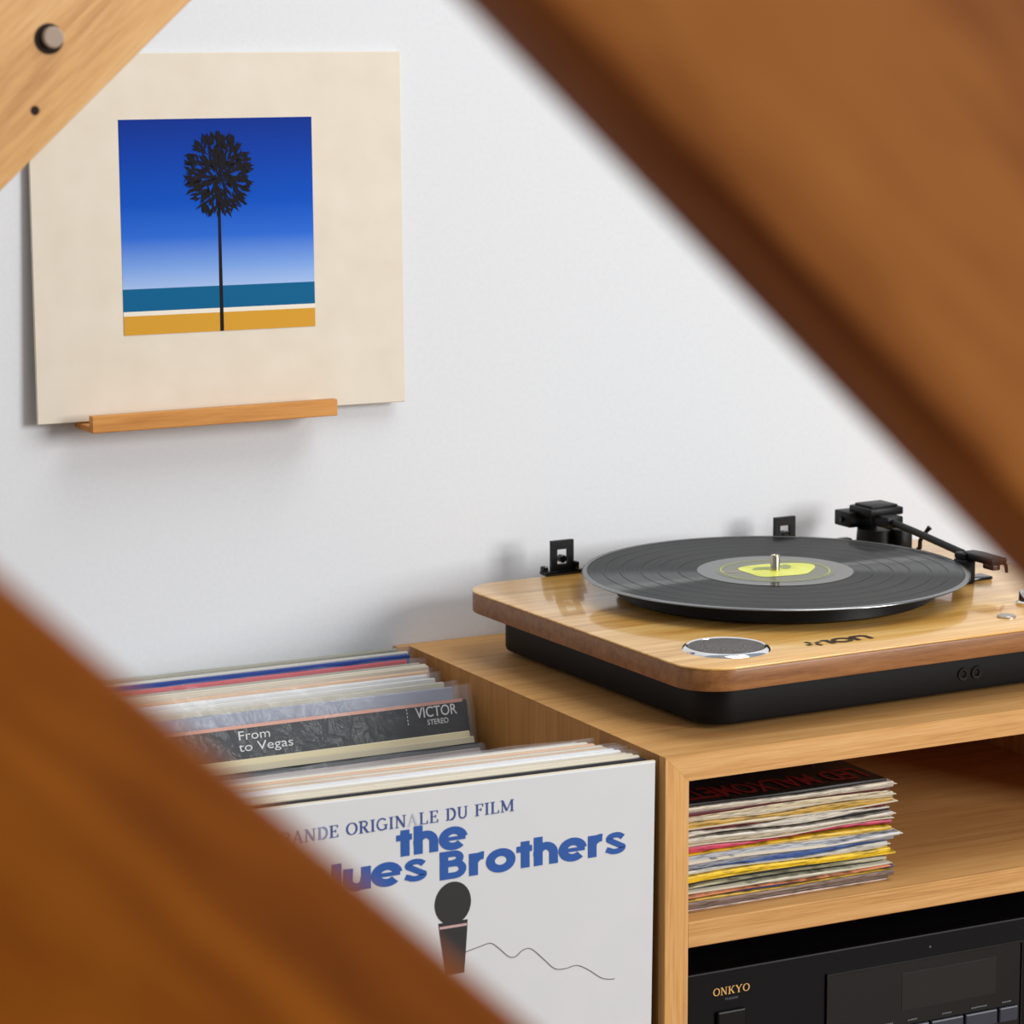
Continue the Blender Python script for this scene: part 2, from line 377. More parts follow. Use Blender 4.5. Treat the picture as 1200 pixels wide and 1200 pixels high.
la = .029
lp = thing('record_sleeve', 'cream record sleeve with a blue seaside picture, standing on the wall ledge', 'record sleeve', (-.33856, -.01425, .2221), (-la, 0.0082, 0))
LW, LH = .3348, .3025
obj('cover', box((0, 0, 0), (LW, .0030, LH), .0006, 1), cream, lp, False)
def on_cover(a, b): return (a, -.0002, b)
pm = lambda n, c, r=.6: mat('print_'+n, c, r, Specular_IOR_Level=.12)
PX0, PX1, PZ0, PZ1 = .0772, .2505, .0700, .2480
sky = mat('print_sky', srgb(0, 70, 180), .6, Specular_IOR_Level=.12); N, L, p = nodes(sky)
tc = N.new('ShaderNodeTexCoord'); sp = N.new('ShaderNodeSeparateXYZ'); L.new(tc.outputs['Object'], sp.inputs[0])
mr = N.new('ShaderNodeMapRange'); mr.inputs[1].default_value = .1085; mr.inputs[2].default_value = PZ1; L.new(sp.outputs['Z'], mr.inputs[0])
rp = N.new('ShaderNodeValToRGB'); e = rp.color_ramp.elements
e[0].position = 0; e[0].color = srgb(162, 190, 235); e[1].position = 1; e[1].color = srgb(0, 46, 140)
for ps, c in ((.12, srgb(122, 162, 228)), (.30, srgb(44, 106, 210)), (.50, srgb(0, 80, 190)), (.8, srgb(0, 60, 165))):
    k = e.new(ps); k.color = c
L.new(mr.outputs[0], rp.inputs[0]); L.new(rp.outputs[0], p.inputs['Base Color'])
rect = lambda x0, z0, x1, z1: [[(x0, z0), (x1, z0), (x1, z1), (x0, z1)]]
pic = obj('picture', box((PX0, -.0003, PZ0), (PX1, 0, PZ1)), sky, lp, False); pic['label'] = 'blue seaside picture printed on the cover'
on2 = lambda a, b: (a, -.00045, b)
def band(name, z0, z1, c):
    o_ = flat(name, rect(PX0, z0, PX1, z1), pm(name, c), pic, on2, False); return o_
band('sea_band', .0895, .1082, srgb(0, 96, 142)); band('white_line', .0858, .0895, srgb(236, 228, 212)); band('sand_band', PZ0, .0858, srgb(212, 156, 50))
# a plain generic dark tree in the picture
tp = []
rnd = random.Random(3)
tcx, tcz = .1645, .2020
on3 = lambda a, b: (a, -.0006, b)
tp += [[(tcx-.0015, PZ0), (tcx+.0019, PZ0), (tcx+.0011, .19), (tcx-.0009, .19)]]
for i in range(420):
    ang = rnd.uniform(0, 2*PI); rr = math.sqrt(rnd.random())
    cx_, cz_ = tcx+math.cos(ang)*rr*.029, tcz+math.sin(ang)*rr*.033
    la_ = ang+rnd.uniform(-.7, .7); ln = rnd.uniform(.006, .011); wd = rnd.uniform(.0008, .0016)
    dx, dz = math.cos(la_), math.sin(la_)
    tp.append([(cx_-dx*ln*.5, cz_-dz*ln*.5), (cx_-dz*wd, cz_+dx*wd), (cx_+dx*ln*.6, cz_+dz*ln*.6), (cx_+dz*wd, cz_-dx*wd)])
flat('tree_silhouette', tp, pm('tree', srgb(22, 18, 22)), pic, on3, False)

# ------------------------------------------------------------------ record player
TTC = Vector((.26, -.24, 0)); TTA = math.radians(1.8)
tt = thing('record_player', 'wooden topped record player with black base on the cabinet', 'record player', TTC, (0, 0, TTA))
ct, st = math.cos(TTA), math.sin(TTA)
def L2(x, y):      # world xy -> record player's own frame
    dx, dy = x-TTC.x, y-TTC.y
    return ct*dx+st*dy, -st*dx+ct*dy
def rrect(x0, y0, x1, y1, r, n=8):
    pts = []
    for cx_, cy_, a0 in ((x1-r, y1-r, 0), (x0+r, y1-r, 90), (x0+r, y0+r, 180), (x1-r, y0+r, 270)):
        pts += [(cx_+r*math.cos(math.radians(a0+90*i/n)), cy_+r*math.sin(math.radians(a0+90*i/n))) for i in range(n+1)]
    return pts
# plate limits in the local frame
X0 = L2(.0306, -.25)[0]; Y0 = L2(.2246, -.4422)[1]; Y1 = L2(.0837, -.0557)[1]; X1 = X0+.485
ZP, ZB = .060, .0415
PR = .036
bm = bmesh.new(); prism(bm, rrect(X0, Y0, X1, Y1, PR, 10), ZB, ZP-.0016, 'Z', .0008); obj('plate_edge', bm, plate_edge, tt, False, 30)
bm = bmesh.new(); prism(bm, rrect(X0, Y0, X1, Y1, PR, 10), ZP-.0016, ZP, 'Z', .0004); obj('plate_top', bm, plate_top, tt, False, 30)
bm = bmesh.new(); prism(bm, rrect(X0+.031, Y0+.036, X1-.031, Y1-.01, .026, 8), .004, ZB+.0005, 'Z', .004); base = obj('base', bm, black_satin, tt, False, 30)
for fx in (X0+.07, X1-.07):
    for fy in (Y0+.08, Y1-.05):
        bm = bmesh.new(); lathe(bm, [(0, 0), (.011, 0), (.012, .001), (.012, .0045), (0, .0045)], 24, (fx, fy, 0)); obj('foot', bm, black_pl, tt, False, True)
# headphone and line sockets on the base
for jx in (.3151, .3287):
    lx, ly = L2(jx, -.411)
    bm = bmesh.new(); yb = Y0+.036
    lathe(bm, [(.0022, yb+.002), (.0022, yb-.0004), (.003, yb-.0012), (.0052, yb-.0012), (.0056, yb)], 28, (lx, 0, .0195), 'Y'); s = obj('socket', bm, black_gloss, base, False, True)
# speaker with chrome ring
sx_, sy_ = L2(.0985, -.386)
bm = bmesh.new(); lathe(bm, [(.0304, ZP+.001), (.0306, ZP+.0022), (.0320, ZP+.0028), (.0342, ZP+.0018), (.0353, ZP)], 72, (sx_, sy_, 0)); sr_ = obj('speaker_ring', bm, chrome, tt, False, True)
bm = bmesh.new(); lathe(bm, [(.0307, ZP+.0018), (.02, ZP+.0030), (.01, ZP+.0036), (0, ZP+.0038)], 48, (sx_, sy_, 0)); obj('speaker_mesh', bm, mesh_m, sr_, False, True)
# knobs
kx_, ky_ = L2(.366, -.392)
bm = bmesh.new(); lathe(bm, [(.0078, ZP), (.0078, ZP+.0012), (.0068, ZP+.0020), (0, ZP+.0022)], 40, (kx_, ky_, 0)); k1 = obj('power_button', bm, steel, tt, False, True); k1['label'] = 'small flat silver button'
kx_, ky_ = L2(.4165, -.3560)
bm = bmesh.new(); lathe(bm, [(.0115, ZP), (.0115, ZP+.002), (.0098, ZP+.003), (.0090, ZP+.010), (.0082, ZP+.011), (0, ZP+.011)], 40, (kx_, ky_, 0)); obj('volume_knob', bm, chrome, tt, False, True)
# logo on the plate: four-point star and three letters
ink = mat('dark_ink', srgb(52, 34, 16), .6)
lg = []
sc = .0155
qx, qy = L2(.1615, -.4115)
def lq(quads, dx): return [[(qx+dx+a*sc, qy+b*sc) for a, b in f] for f in quads]
for a in (0, 90, 180, 270):
    d = Vector((math.cos(math.radians(a+20)), math.sin(math.radians(a+20))))
    lg += lq(ribbon([tuple(Vector((.5, .5))+d*.16), tuple(Vector((.5, .5))+d*.55)], .24), 0)
lg += lq(ribbon([(0, 0), (0, .9)], .30)+ribbon([(0, 0.83), (-.3, .83)], .22), .0225)
lg += lq(ribbon(arc(.55, .46, .5, .38, 0, 360, 28)[:-1], .25, True), .0265)
lg += lq(ribbon([(0, 0), (0, .9)], .27)+ribbon([(0, .82), (.62, .82), (.8, .66), (.8, 0)], .25), .0472)
flat('logo', lg, ink, tt, lambda a, b: (a, b, ZP+.0003), False)
# hinges for the missing dust cover
for hx, hy in ((.1315, -.0505), (.3693, -.0440)):
    lx, ly = L2(hx, hy)
    bm = bmesh.new()
    h0, h1, zt = lx-.0112, lx+.0112, .0905
    hx0, hx1, hz0, hz1 = lx-.0056, lx+.0056, .0690, .0825
    t0, t1 = ly-.002, ly+.002
    out = rrect(h0, .060, h1, zt, .0022, 3)
    for (a0, b0, a1, b1) in ((h0, .060, h1, hz0), (h0, hz1, h1, zt), (h0, hz0, hx0, hz1), (hx1, hz0, h1, hz1)):
        bx(bm, (a0, t0, b0), (a1, t1, b1))
    hg = obj('hinge', bm, black_pl, tt, False)
    bm = bmesh.new(); bx(bm, (lx-.0200, ly-.007, ZP), (lx+.0200, ly+.006, ZP+.0042), .0016, 2)
    bx(bm, (lx-.0205, ly-.003, ZP+.002), (lx-.0150, ly+.004, ZP+.0085), .0016, 2); bx(bm, (lx+.0105, ly-.006, ZP+.002), (lx+.0150, ly+.002, ZP+.011), .0014, 2)
    obj('hinge_base', bm, black_gloss, hg, False, 40)
    bm = bmesh.new(); lathe(bm, [(0, ly+.003), (.0036, ly+.003), (.0036, ly-.0025), (.0028, ly-.0032), (0, ly-.0032)], 20, (lx, 0, .0738), 'Y'); obj('hinge_pin', bm, black_gloss, hg, False, True)
# platter and spindle
rx_, ry_ = L2(.2520, -.2143)
bm = bmesh.new(); lathe(bm, [(0, ZP+.001), (.134, ZP+.001), (.138, ZP+.003), (.138, ZP+.0145), (.135, ZP+.0165), (0, ZP+.0165)], 96, (rx_, ry_, 0)); obj('platter', bm, black_pl, tt, False, True)
bm = bmesh.new(); lathe(bm, [(.0040, ZP+.0165), (.0040, .0925), (.0034, .0934), (.0018, .0934), (.0016, .0926), (0, .0926)], 24, (rx_, ry_, 0)); sp_ = obj('spindle', bm, mat('brass_steel', srgb(196, 184, 160), .22, 1.0), tt, False, True)
# tonearm
def LP3(x, y, z): a, b = L2(x, y); return (a, b, z)
bm = bmesh.new(); tube(bm, [LP3(.4485, -.095, .0885), LP3(.4420, -.15, .0868), LP3(.4280, -.243, .0838)], .0033, 16); arm = obj('tonearm', bm, black_satin, tt, False, 40)
def tb(name, lo, hi, bev, m, parent):
    a = L2(lo[0], lo[1]); b = L2(hi[0], hi[1])
    return obj(name, box((min(a[0], b[0]), min(a[1], b[1]), lo[2]), (max(a[0], b[0]), max(a[1], b[1]), hi[2]), bev, 2), m, parent, False, 40)
tb('counterweight', (.4250, -.0690, .0788), (.4560, -.0430, .0930), .0012, black_pl, arm)
bm = bmesh.new(); bx(bm, LP3(.4325, -.092, .0915), LP3(.4690, -.056, .0990), .0016, 2)
c0 = LP3(.4360, -.088, .0985); c1 = LP3(.4655, -.060, .1012); bx(bm, c0, c1, .0012, 2)
obj('pivot_cap', bm, black_pl, arm, False, 40)
tb('arm_collar', (.4400, -.1080, .0825), (.4580, -.0830, .0935), .0018, black_pl, arm)
bm = bmesh.new(); lathe(bm, [(0, -.0035), (.0026, -.0035), (.0026, 0), (0, 0)], 16, (0, 0, 0), 'X')
for v in bm.verts: v.co += Vector(LP3(.4255, -.0570, .0855))
obj('adjusting_screw', bm, black_gloss, arm, False, True)
bm = bmesh.new(); a = L2(.447, -.080)
lathe(bm, [(.024, ZP), (.024, ZP+.004), (.0185, ZP+.006), (.0175, ZP+.019), (0, ZP+.019)], 40, (a[0], a[1], 0)); pv = obj('pivot_base', bm, black_pl, tt, False, 40)
tb('pivot_block', (.4540, -.1110, ZP), (.4660, -.0850, .0800), .001, black_pl, pv)
tb('pivot_ear', (.4200, -.0630, ZP), (.4330, -.0530, ZP+.008), .002, black_gloss, pv)
# arm rest post and clip
rest = tb('arm_rest', (.4150, -.2640, ZP), (.4270, -.2470, .0815), .0018, black_pl, tt)
tb('rest_plate', (.4240, -.2560, ZP), (.4520, -.2380, ZP+.003), .0012, black_gloss, rest)
tb('rest_clip', (.4165, -.2600, .0810), (.4290, -.2460, .0868), .0014, black_pl, rest)
# headshell with cartridge and finger lift
bm = bmesh.new()
a = LP3(.4205, -.252, 0); 
prism(bm, [(a[0]+.001, a[1]), (a[0]+.013, a[1]), (a[0]+.0155, a[1]-.012), (a[0]+.0150, a[1]-.044), (a[0]-.001, a[1]-.044), (a[0]-.0015, a[1]-.012)], .0815, .0880, 'Z', .0014)
hs_ = obj('headshell', bm, black_pl, arm, False, 40)
tb('cartridge', (.4240, -.2930, .0765), (.4320, -.2780, .0818), .0012, mat('cartridge', srgb(60, 22, 16), .4), arm)
bm = bmesh.new(); tube(bm, [LP3(.4310, -.288, .085), LP3(.4340, -.294, .085), LP3(.4350, -.297, .081), LP3(.4352, -.298, .075)], [.0022, .002, .0018, .0014], 8); obj('finger_lift', bm, black_pl, arm, False, 40)
# cueing lever and the stop switch
bm = bmesh.new(); tube(bm, [LP3(.464, -.118, ZP), LP3(.463, -.128, .067), LP3(.461, -.131, .074), LP3(.466, -.134, .083), LP3(.468, -.136, .0865)], [.0016, .0022, .002, .0018, .0026], 8); obj('cue_lever', bm, black_pl, tt, False, 40)
tb('stop_switch', (.4500, -.1980, ZP), (.4580, -.1840, ZP+.005), .0012, black_gloss, tt)

# ------------------------------------------------------------------ the record on the platter
def vinyl(name, gl, rough, aniso, base=.006):
    m = mat(name, srgb(16, 16, 16), rough); N, L, p = nodes(m); N.remove(p)
    out = N['Material Output']; df = N.new('ShaderNodeBsdfDiffuse'); df.inputs['Color'].default_value = (base, base, base, 1)
    g = N.new('ShaderNodeBsdfAnisotropic'); g.inputs['Color'].default_value = (gl, gl, gl*.985, 1); g.inputs['Roughness'].default_value = rough; g.inputs['Anisotropy'].default_value = aniso
    tg = N.new('ShaderNodeTangent'); tg.direction_type = 'RADIAL'; tg.axis = 'Z'; L.new(tg.outputs[0], g.inputs['Tangent'])
    ad = N.new('ShaderNodeAddShader'); L.new(df.outputs[0], ad.inputs[0]); L.new(g.outputs[0], ad.inputs[1]); last = ad
    if aniso:     # the polished land between the grooves reflects sharply
        g2 = N.new('ShaderNodeBsdfAnisotropic'); g2.inputs['Color'].default_value = (.055, .055, .054, 1); g2.inputs['Roughness'].default_value = .06
        last = N.new('ShaderNodeAddShader'); L.new(ad.outputs[0], last.inputs[0]); L.new(g2.outputs[0], last.inputs[1])
    L.new(last.outputs[0], out.inputs['Surface'])
    if aniso:     # faint bands between the tracks
        tc = N.new('ShaderNodeTexCoord'); sp = N.new('ShaderNodeSeparateXYZ'); L.new(tc.outputs['Object'], sp.inputs[0])
        le = N.new('ShaderNodeVectorMath'); le.operation = 'LENGTH'; cx = N.new('ShaderNodeCombineXYZ')
        L.new(sp.outputs[0], cx.inputs[0]); L.new(sp.outputs[1], cx.inputs[1]); L.new(cx.outputs[0], le.inputs[0])
        ns = N.new('ShaderNodeTexNoise'); ns.noise_dimensions = '1D'; ns.inputs['Scale'].default_value = 620; ns.inputs['Detail'].default_value = 4
        L.new(le.outputs['Value'], ns.inputs['W'])
        mr = N.new('ShaderNodeMapRange'); mr.inputs[1].default_value = .3; mr.inputs[2].default_value = .7; mr.inputs[3].default_value = gl*.85; mr.inputs[4].default_value = gl*1.15
        L.new(ns.outputs['Fac'], mr.inputs[0]); L.new(mr.outputs[0], g.inputs['Color'])
    return m
vin = vinyl('vinyl_grooves', .085, .36, -.78)
vin_gloss = vinyl('vinyl_smooth', .15, .12, 0)
RR = .1665
rec = thing('vinyl_record', 'black vinyl record with a yellow label lying on the platter', 'record', (.2520, -.2143, ZP+.0165))
R3 = lambda prof, m, nm, par, seg=128: obj(nm, lathe(bmesh.new(), prof, seg), m, par, False, 50)
zt = .0030
disc = R3([(.0042, .0004), (RR-.006, .0004), (RR-.0008, .0012), (RR, .0022), (RR-.0008, .0032), (RR-.0045, zt-.0002), (RR-.0052, zt-.0002), (.0042, zt-.0002)], vin, 'disc', rec, 160)
for r_ in (.083, .1005, .116, .1335, .148):
    R3([(r_, zt+.00008), (r_+.0006, zt+.00008)], vin_gloss, 'track_gap', disc, 128)
R3([(.0500, zt+.0001), (.0672, zt+.0001)], vinyl('dead_wax', .36, .10, 0, .02), 'run_out_ring', disc)
R3([(RR-.0042, zt+.0001), (RR-.0012, zt+.0005), (RR+.0001, .0026), (RR+.0002, .0020)], vinyl('vinyl_rim', .32, .2, 0, .02), 'rim', disc, 160)
lab = noisy('label_yellow', srgb(214, 216, 62), srgb(240, 240, 104), .4, 30)
lb = R3([(.0042, zt+.0002), (.0520, zt+.0002)], mat('label_olive', srgb(112, 112, 92), .35), 'paper_label', rec)
lb['label'] = 'grey green paper label with a yellow patch'
pts = [((.034+.005*math.sin(3*a+1)+.004*math.sin(2*a))*math.cos(a)+.003, (.031+.004*math.sin(2*a+2))*math.sin(a)+.001) for a in [2*PI*i/48 for i in range(48)]]
bm = bmesh.new(); bm.faces.new([bm.verts.new((x, y, zt+.0004)) for x, y in pts]); obj('label_patch', bm, lab, lb, False)
R3([(.0462, zt+.00045), (.0474, zt+.00045)], mat('label_line', srgb(190, 196, 90), .4), 'label_ring_line', lb)
flat('label_stroke', [[(-.046, .0145), (-.030, .006), (-.0295, .008), (-.046, .0165)]], mat('label_pink', srgb(206, 176, 160), .4), lb, lambda a, b: (a, b, zt+.0005), False)
sh = mat('label_shade', srgb(150, 158, 78), .4)
flat('label_print', [[(-.006+.010*math.cos(a)*(1+.3*math.sin(2*a)), .012+.006*math.sin(a)) for a in [2*PI*i/16 for i in range(16)]], [(.016+.007*math.cos(a), .009+.009*math.sin(a+.6)) for a in [2*PI*i/16 for i in range(16)]]], sh, lb, lambda a, b: (a, b, zt+.0005), False)

# ------------------------------------------------------------------ upright records in the bin
film = mat('clear_film', (.86, .88, .92, 1), .12); nodes(film)[2].inputs['Alpha'].default_value = .09
filmN, filmL, fp = nodes(film)
tc = filmN.new('ShaderNodeTexCoord'); n = filmN.new('ShaderNodeTexNoise'); n.inputs['Scale'].default_value = 45; n.inputs['Detail'].default_value = 3; n.inputs['Distortion'].default_value = 1.2
filmL.new(tc.outputs['Object'], n.inputs['Vector'])
bpn = filmN.new('ShaderNodeBump'); bpn.inputs['Strength'].default_value = .6; bpn.inputs['Distance'].default_value = .004; filmL.new(n.outputs['Fac'], bpn.inputs['Height']); filmL.new(bpn.outputs[0], fp.inputs['Normal'])
def card(c, s=4):
    nm = 'card_%d_%d_%d' % c
    return MATS.get(nm) or noisy(nm, srgb(*c), srgb(*[min(255, v+8) for v in c]), .6, 50, stretch=(.1, 1, 1), Specular_IOR_Level=.2)
SLH = .299
def sleeve(xr, y, zt_, th, lean, colr, label, filmed=True, film_up=.005, width=.333, tilt=0.0, group='records standing in the bin', h=None, m=None):
    """upright record sleeve: right edge xr, top front edge at (y, zt_), leaning back by lean degrees"""
    a = math.radians(lean)
    hh = h or (zt_-BINZ)/math.cos(a)
    yb = y-math.sin(a)*hh                       # bottom front edge
    zb = zt_-math.cos(a)*hh
    t = thing('record_sleeve', label, 'record sleeve', (xr, yb, zb), (-a, tilt, 0), group)
    bm = bmesh.new(); bx(bm, (-width, 0, 0), (0, th, hh), .0007, 1); obj('cover', bm, m or card(colr), t, False)
    if filmed:
        bm = bmesh.new()
        prng = random.Random(int(abs(y)*10000))
        nn = 14
        for yy in (-.0007, th+.0007):
            rows = []
            for zz, k in ((hh*.5, 0), (hh*.9, .3), (hh+film_up, 1)):
                rows.append([bm.verts.new((-width-.003+(width+.008)*i/nn, yy+k*prng.uniform(-.0009, .0009), zz+k*prng.uniform(-.0012, .0012))) for i in range(nn+1)])
            for r0, r1 in zip(rows, rows[1:]):
                for i in range(nn): bm.faces.new((r0[i], r0[i+1], r1[i+1], r1[i]))
        obj('plastic_sleeve', bm, film, t, False, 60)
    return t, hh
# back group, from the wall forwards: (right edge x, y, z top, thickness, lean, colour, words, film)
BACK = [
 (-.016, -.0200, .0010, .0055, .3, (150, 146, 122), 'olive grey record sleeve nearest the wall in the bin', False),
 (-.010, -.0290, -.0005, .0050, 1, (206, 202, 194), 'white record sleeve in clear film, second from the wall', True),
 (-.014, -.0400, -.0006, .0055, 2, (40, 66, 140), 'blue record sleeve near the wall in the bin', False),
 (-.020, -.0470, -.0032, .0040, 3, (196, 28, 44), 'red record sleeve just in front of the blue one', False),
 (-.012, -.0570, -.0048, .0042, 4, (170, 164, 150), 'grey beige record sleeve just in front of the red one', True),
 (-.010, -.0655, -.0045, .0045, 5, (214, 204, 186), 'cream record sleeve, second in front of the red one', False),
 (-.012, -.0740, -.0040, .0045, 6, (206, 196, 178), 'cream record sleeve, third in front of the red one', False),
 (-.016, -.0830, -.0060, .0045, 7, (216, 172, 128), 'peach coloured record sleeve in the middle of the back row', False),
 (-.022, -.0920, -.0070, .0045, 8, (226, 224, 222), 'bright white record sleeve in front of the peach one', True),
 (-.020, -.1030, -.0080, .0045, 9.5, (214, 212, 208), 'white filmed record sleeve, second in front of the peach one', True),
 (-.018, -.1160, -.0090, .0045, 11, (188, 180, 160), 'greyish cream record sleeve behind the slate blue one', False),
 (-.016, -.1280, -.0110, .0040, 12.5, (120, 128, 150), 'slate blue record sleeve behind the black banner sleeve', True),
]
for b in BACK:
    sleeve(b[0], b[1], b[2], b[3], b[4], b[5], b[6], b[7])
# black sleeve with the banner lettering
vt, vh = sleeve(-.0125, -.1478, -.0180, .0042, 15, (13, 16, 23), 'black record sleeve with white banner lettering, wrapped in crinkled film', True, .012)
ink_w = mat('white_ink', srgb(214, 214, 214), .6)
P0 = Vector((-.008, -.14583, -.00695)); va = math.radians(15)
def vic(x, t):    # measured banner coordinates -> sleeve's own frame
    wpt = Vector((x, P0.y+math.sin(va)*t, P0.z+math.cos(va)*t)); d = wpt-vt.location
    return (d.x, -.0004, d.y*math.sin(va)+d.z*math.cos(va))
obj('top_edge', box((-.333, -.0006, vh-.0016), (-.0045, .0046, vh+.0012)), mat('salmon_edge', srgb(206, 150, 132), .5), vt, False)
flat('banner_lettering', font_polys('VICTOR', .0125, -.0615, -.0222, fit=.0385, offset=.008), ink_w, vt, vic, False)
flat('banner_small_print', font_polys('STEREO', .0062, -.0515, -.0288, fit=.0195, offset=.008), ink_w, vt, vic, False)
flat('banner_title', font_polys('From', .0105, -.2215, -.0222, fit=.0275)+font_polys('to Vegas', .0105, -.2225, -.0315, fit=.0480), ink_w, vt, vic, False)
flat('banner_dashes', [q for i in range(6) for q in rect(-.0697, -.0105-.003*i-.0016, -.0690, -.0105-.003*i)], ink_w, vt, vic, False)
MID = [
 (-.016, -.1605, -.0420, .0045, 20, (214, 202, 168), 'pale yellow record sleeve in front of the black banner one', False),
 (-.016, -.1685, -.0450, .0045, 22, (196, 186, 160), 'beige record sleeve, second in front of the banner one', False),
 (-.016, -.1760, -.0485, .0045, 24, (24, 24, 26), 'black record sleeve behind the grey pink one', False),
 (-.018, -.1845, -.0510, .0042, 26, (166, 154, 150), 'grey pink record sleeve leaning back, frontmost of the back row', True),
]
for b in MID: sleeve(b[0], b[1], b[2], b[3], b[4], b[5], b[6], b[7], .004)
FRONT = [
 (-.024, -.3600, -.0080, .0045, .8, (176, 172, 166), 'grey record sleeve at the back of the front row', False),
 (-.020, -.3690, -.0065, .0045, .6, (222, 214, 198), 'cream record sleeve, second from the back of the front row', True),
 (-.018, -.3770, -.0060, .0045, .6, (214, 178, 150), 'peach record sleeve in the front row', False),
 (-.015, -.3850, -.0060, .0045, .5, (206, 196, 176), 'beige record sleeve in front of the peach one, front row', False),
 (-.016, -.3930, -.0055, .0045, .5, (196, 160, 122), 'tan record sleeve in the middle of the front row', False),
 (-.014, -.4010, -.0050, .0045, .4, (222, 222, 224), 'white record sleeve in front of the tan one, front row', True),
 (-.013, -.4090, -.0045, .0045, .4, (232, 230, 226), 'bright white record sleeve in film, fifth from the front', True),
 (-.012, -.4170, -.0050, .0045, .3, (206, 190, 160), 'light tan record sleeve, fourth from the front', False),
 (-.011, -.4250, -.0040, .0045, .3, (220, 208, 184), 'cream record sleeve, third from the front', True),
 (-.010, -.4330, -.0035, .0045, .2, (216, 206, 184), 'cream record sleeve, second from the front', False),
 (-.009, -.4410, -.0040, .0045, .2, (40, 38, 42), 'dark edged record sleeve directly behind the front white one', False),
]
for b in FRONT: sleeve(b[0], b[1], b[2], b[3], b[4], b[5], b[6], b[7], .003, tilt=.012)
# the front white sleeve with blue lettering
TL = .013
FX, FY, FZ0 = -.0095, -.4555, BINZ+.0002
ft, fh = sleeve(FX, FY, -.0032, .0046, 0, (216, 218, 218), 'white record sleeve with bold blue title lettering, frontmost in the bin', False, tilt=TL, m=noisy('white_cover', srgb(214, 216, 217), srgb(218, 219, 219), .6, 25, Specular_IOR_Level=.2))
obj('spine_edge', box((-.3335, .0008, fh-.0004), (.0003, .0040, fh+.0006)), card((226, 214, 190)), ft, False)
cT, sT = math.cos(TL), math.sin(TL)
def fr(x, z):
    dx, dz = x-ft.location.x, z-ft.location.z
    return (cT*dx-sT*dz, -.0003, sT*dx+cT*dz)
blue = mat('blue_ink', srgb(24, 82, 160), .5); navy = mat('navy_ink', srgb(50, 74, 140), .55); pale = mat('faded_ink', srgb(186, 190, 202), .6); fade = mat('half_faded_ink', srgb(130, 140, 172), .6)
txt = 'BANDE ORIGINALE DU FILM'
adv = [slab(c)[1]+.07 for c in txt]; tot = sum(adv)-.07
xL, xR = -.3140, -.1268
for i, c in enumerate(txt):
    x = xL+(xR-xL)*sum(adv[:i])/tot; s_ = (xR-xL)/tot
    q = slab(c)[0]
    if not q: continue
    zb = -.0268+(x+.30)*.006
    m_ = pale if i == 12 else (fade if i < 4 else navy)
    flat('heading_letter', [[(x+v.x*s_, zb+v.y*.0092) for v in f] for f in q], m_, ft, fr, False)
def title(word, x0, x1, z0, size):
    adv = [heavy(c)[1]+.07 for c in word]; tot = sum(adv)-.07; s_ = (x1-x0)/tot
    for i, c in enumerate(word):
        x = x0+s_*sum(adv[:i])
        flat('title_letter', [[(x+v.x*s_, z0+v.y*size) for v in f] for f in heavy(c)[0]], blue, ft, fr, False)
title('the', -.2235, -.1660, -.0483, .0165)
title('Brothers', -.1885, -.0312, -.0708, .0170)
title('Blues', -.3000, -.1985, -.0685, .0170)
# plain dark microphone with its lead, in the place of the printed figure
ms = mat('print_charcoal', srgb(30, 29, 32), .5); ml = mat('print_rose', srgb(196, 160, 158), .5)
mp_ = [(x, z) for x, z in arc(-.178, -.0895, .0150, .0165, 0, 360, 28)[:-1]]
bd = [(-.1900, -.1035), (-.1660, -.1035), (-.1665, -.1130), (-.1690, -.1440), (-.1840, -.1440), (-.1888, -.1130)]
flat('microphone_print', [mp_, bd], ms, ft, fr, False)
flat('microphone_ring', rect(-.1892, -.1082, -.1668, -.1062), ml, ft, lambda a, b: tuple(Vector(fr(a, b))+Vector((0, -.0002, 0))), False)
cab_pts = []
ctrl = [(-.1700, -.1290), (-.156, -.1262), (-.1470, -.1250), (-.1400, -.1300), (-.1320, -.1375), (-.1260, -.1385), (-.1200, -.1345), (-.1130, -.1345), (-.1030, -.1435), (-.0930, -.1530), (-.0840, -.1545), (-.0740, -.1535), (-.0640, -.1585), (-.0530, -.1665), (-.0450, -.1690), (-.0405, -.1690)]
for i in range(len(ctrl)-1):
    p0 = Vector(ctrl[max(0, i-1)]); p1 = Vector(ctrl[i]); p2 = Vector(ctrl[i+1]); p3 = Vector(ctrl[min(len(ctrl)-1, i+2)])
    for k in range(5):
        t_ = k/5
        cab_pts.append(tuple(.5*((2*p1)+(-p0+p2)*t_+(2*p0-5*p1+4*p2-p3)*t_*t_+(-p0+3*p1-3*p2+p3)*t_**3)))
flat('lead_print', ribbon(cab_pts, .00065), mat('print_grey', srgb(110, 96, 96), .5), ft, fr, False)

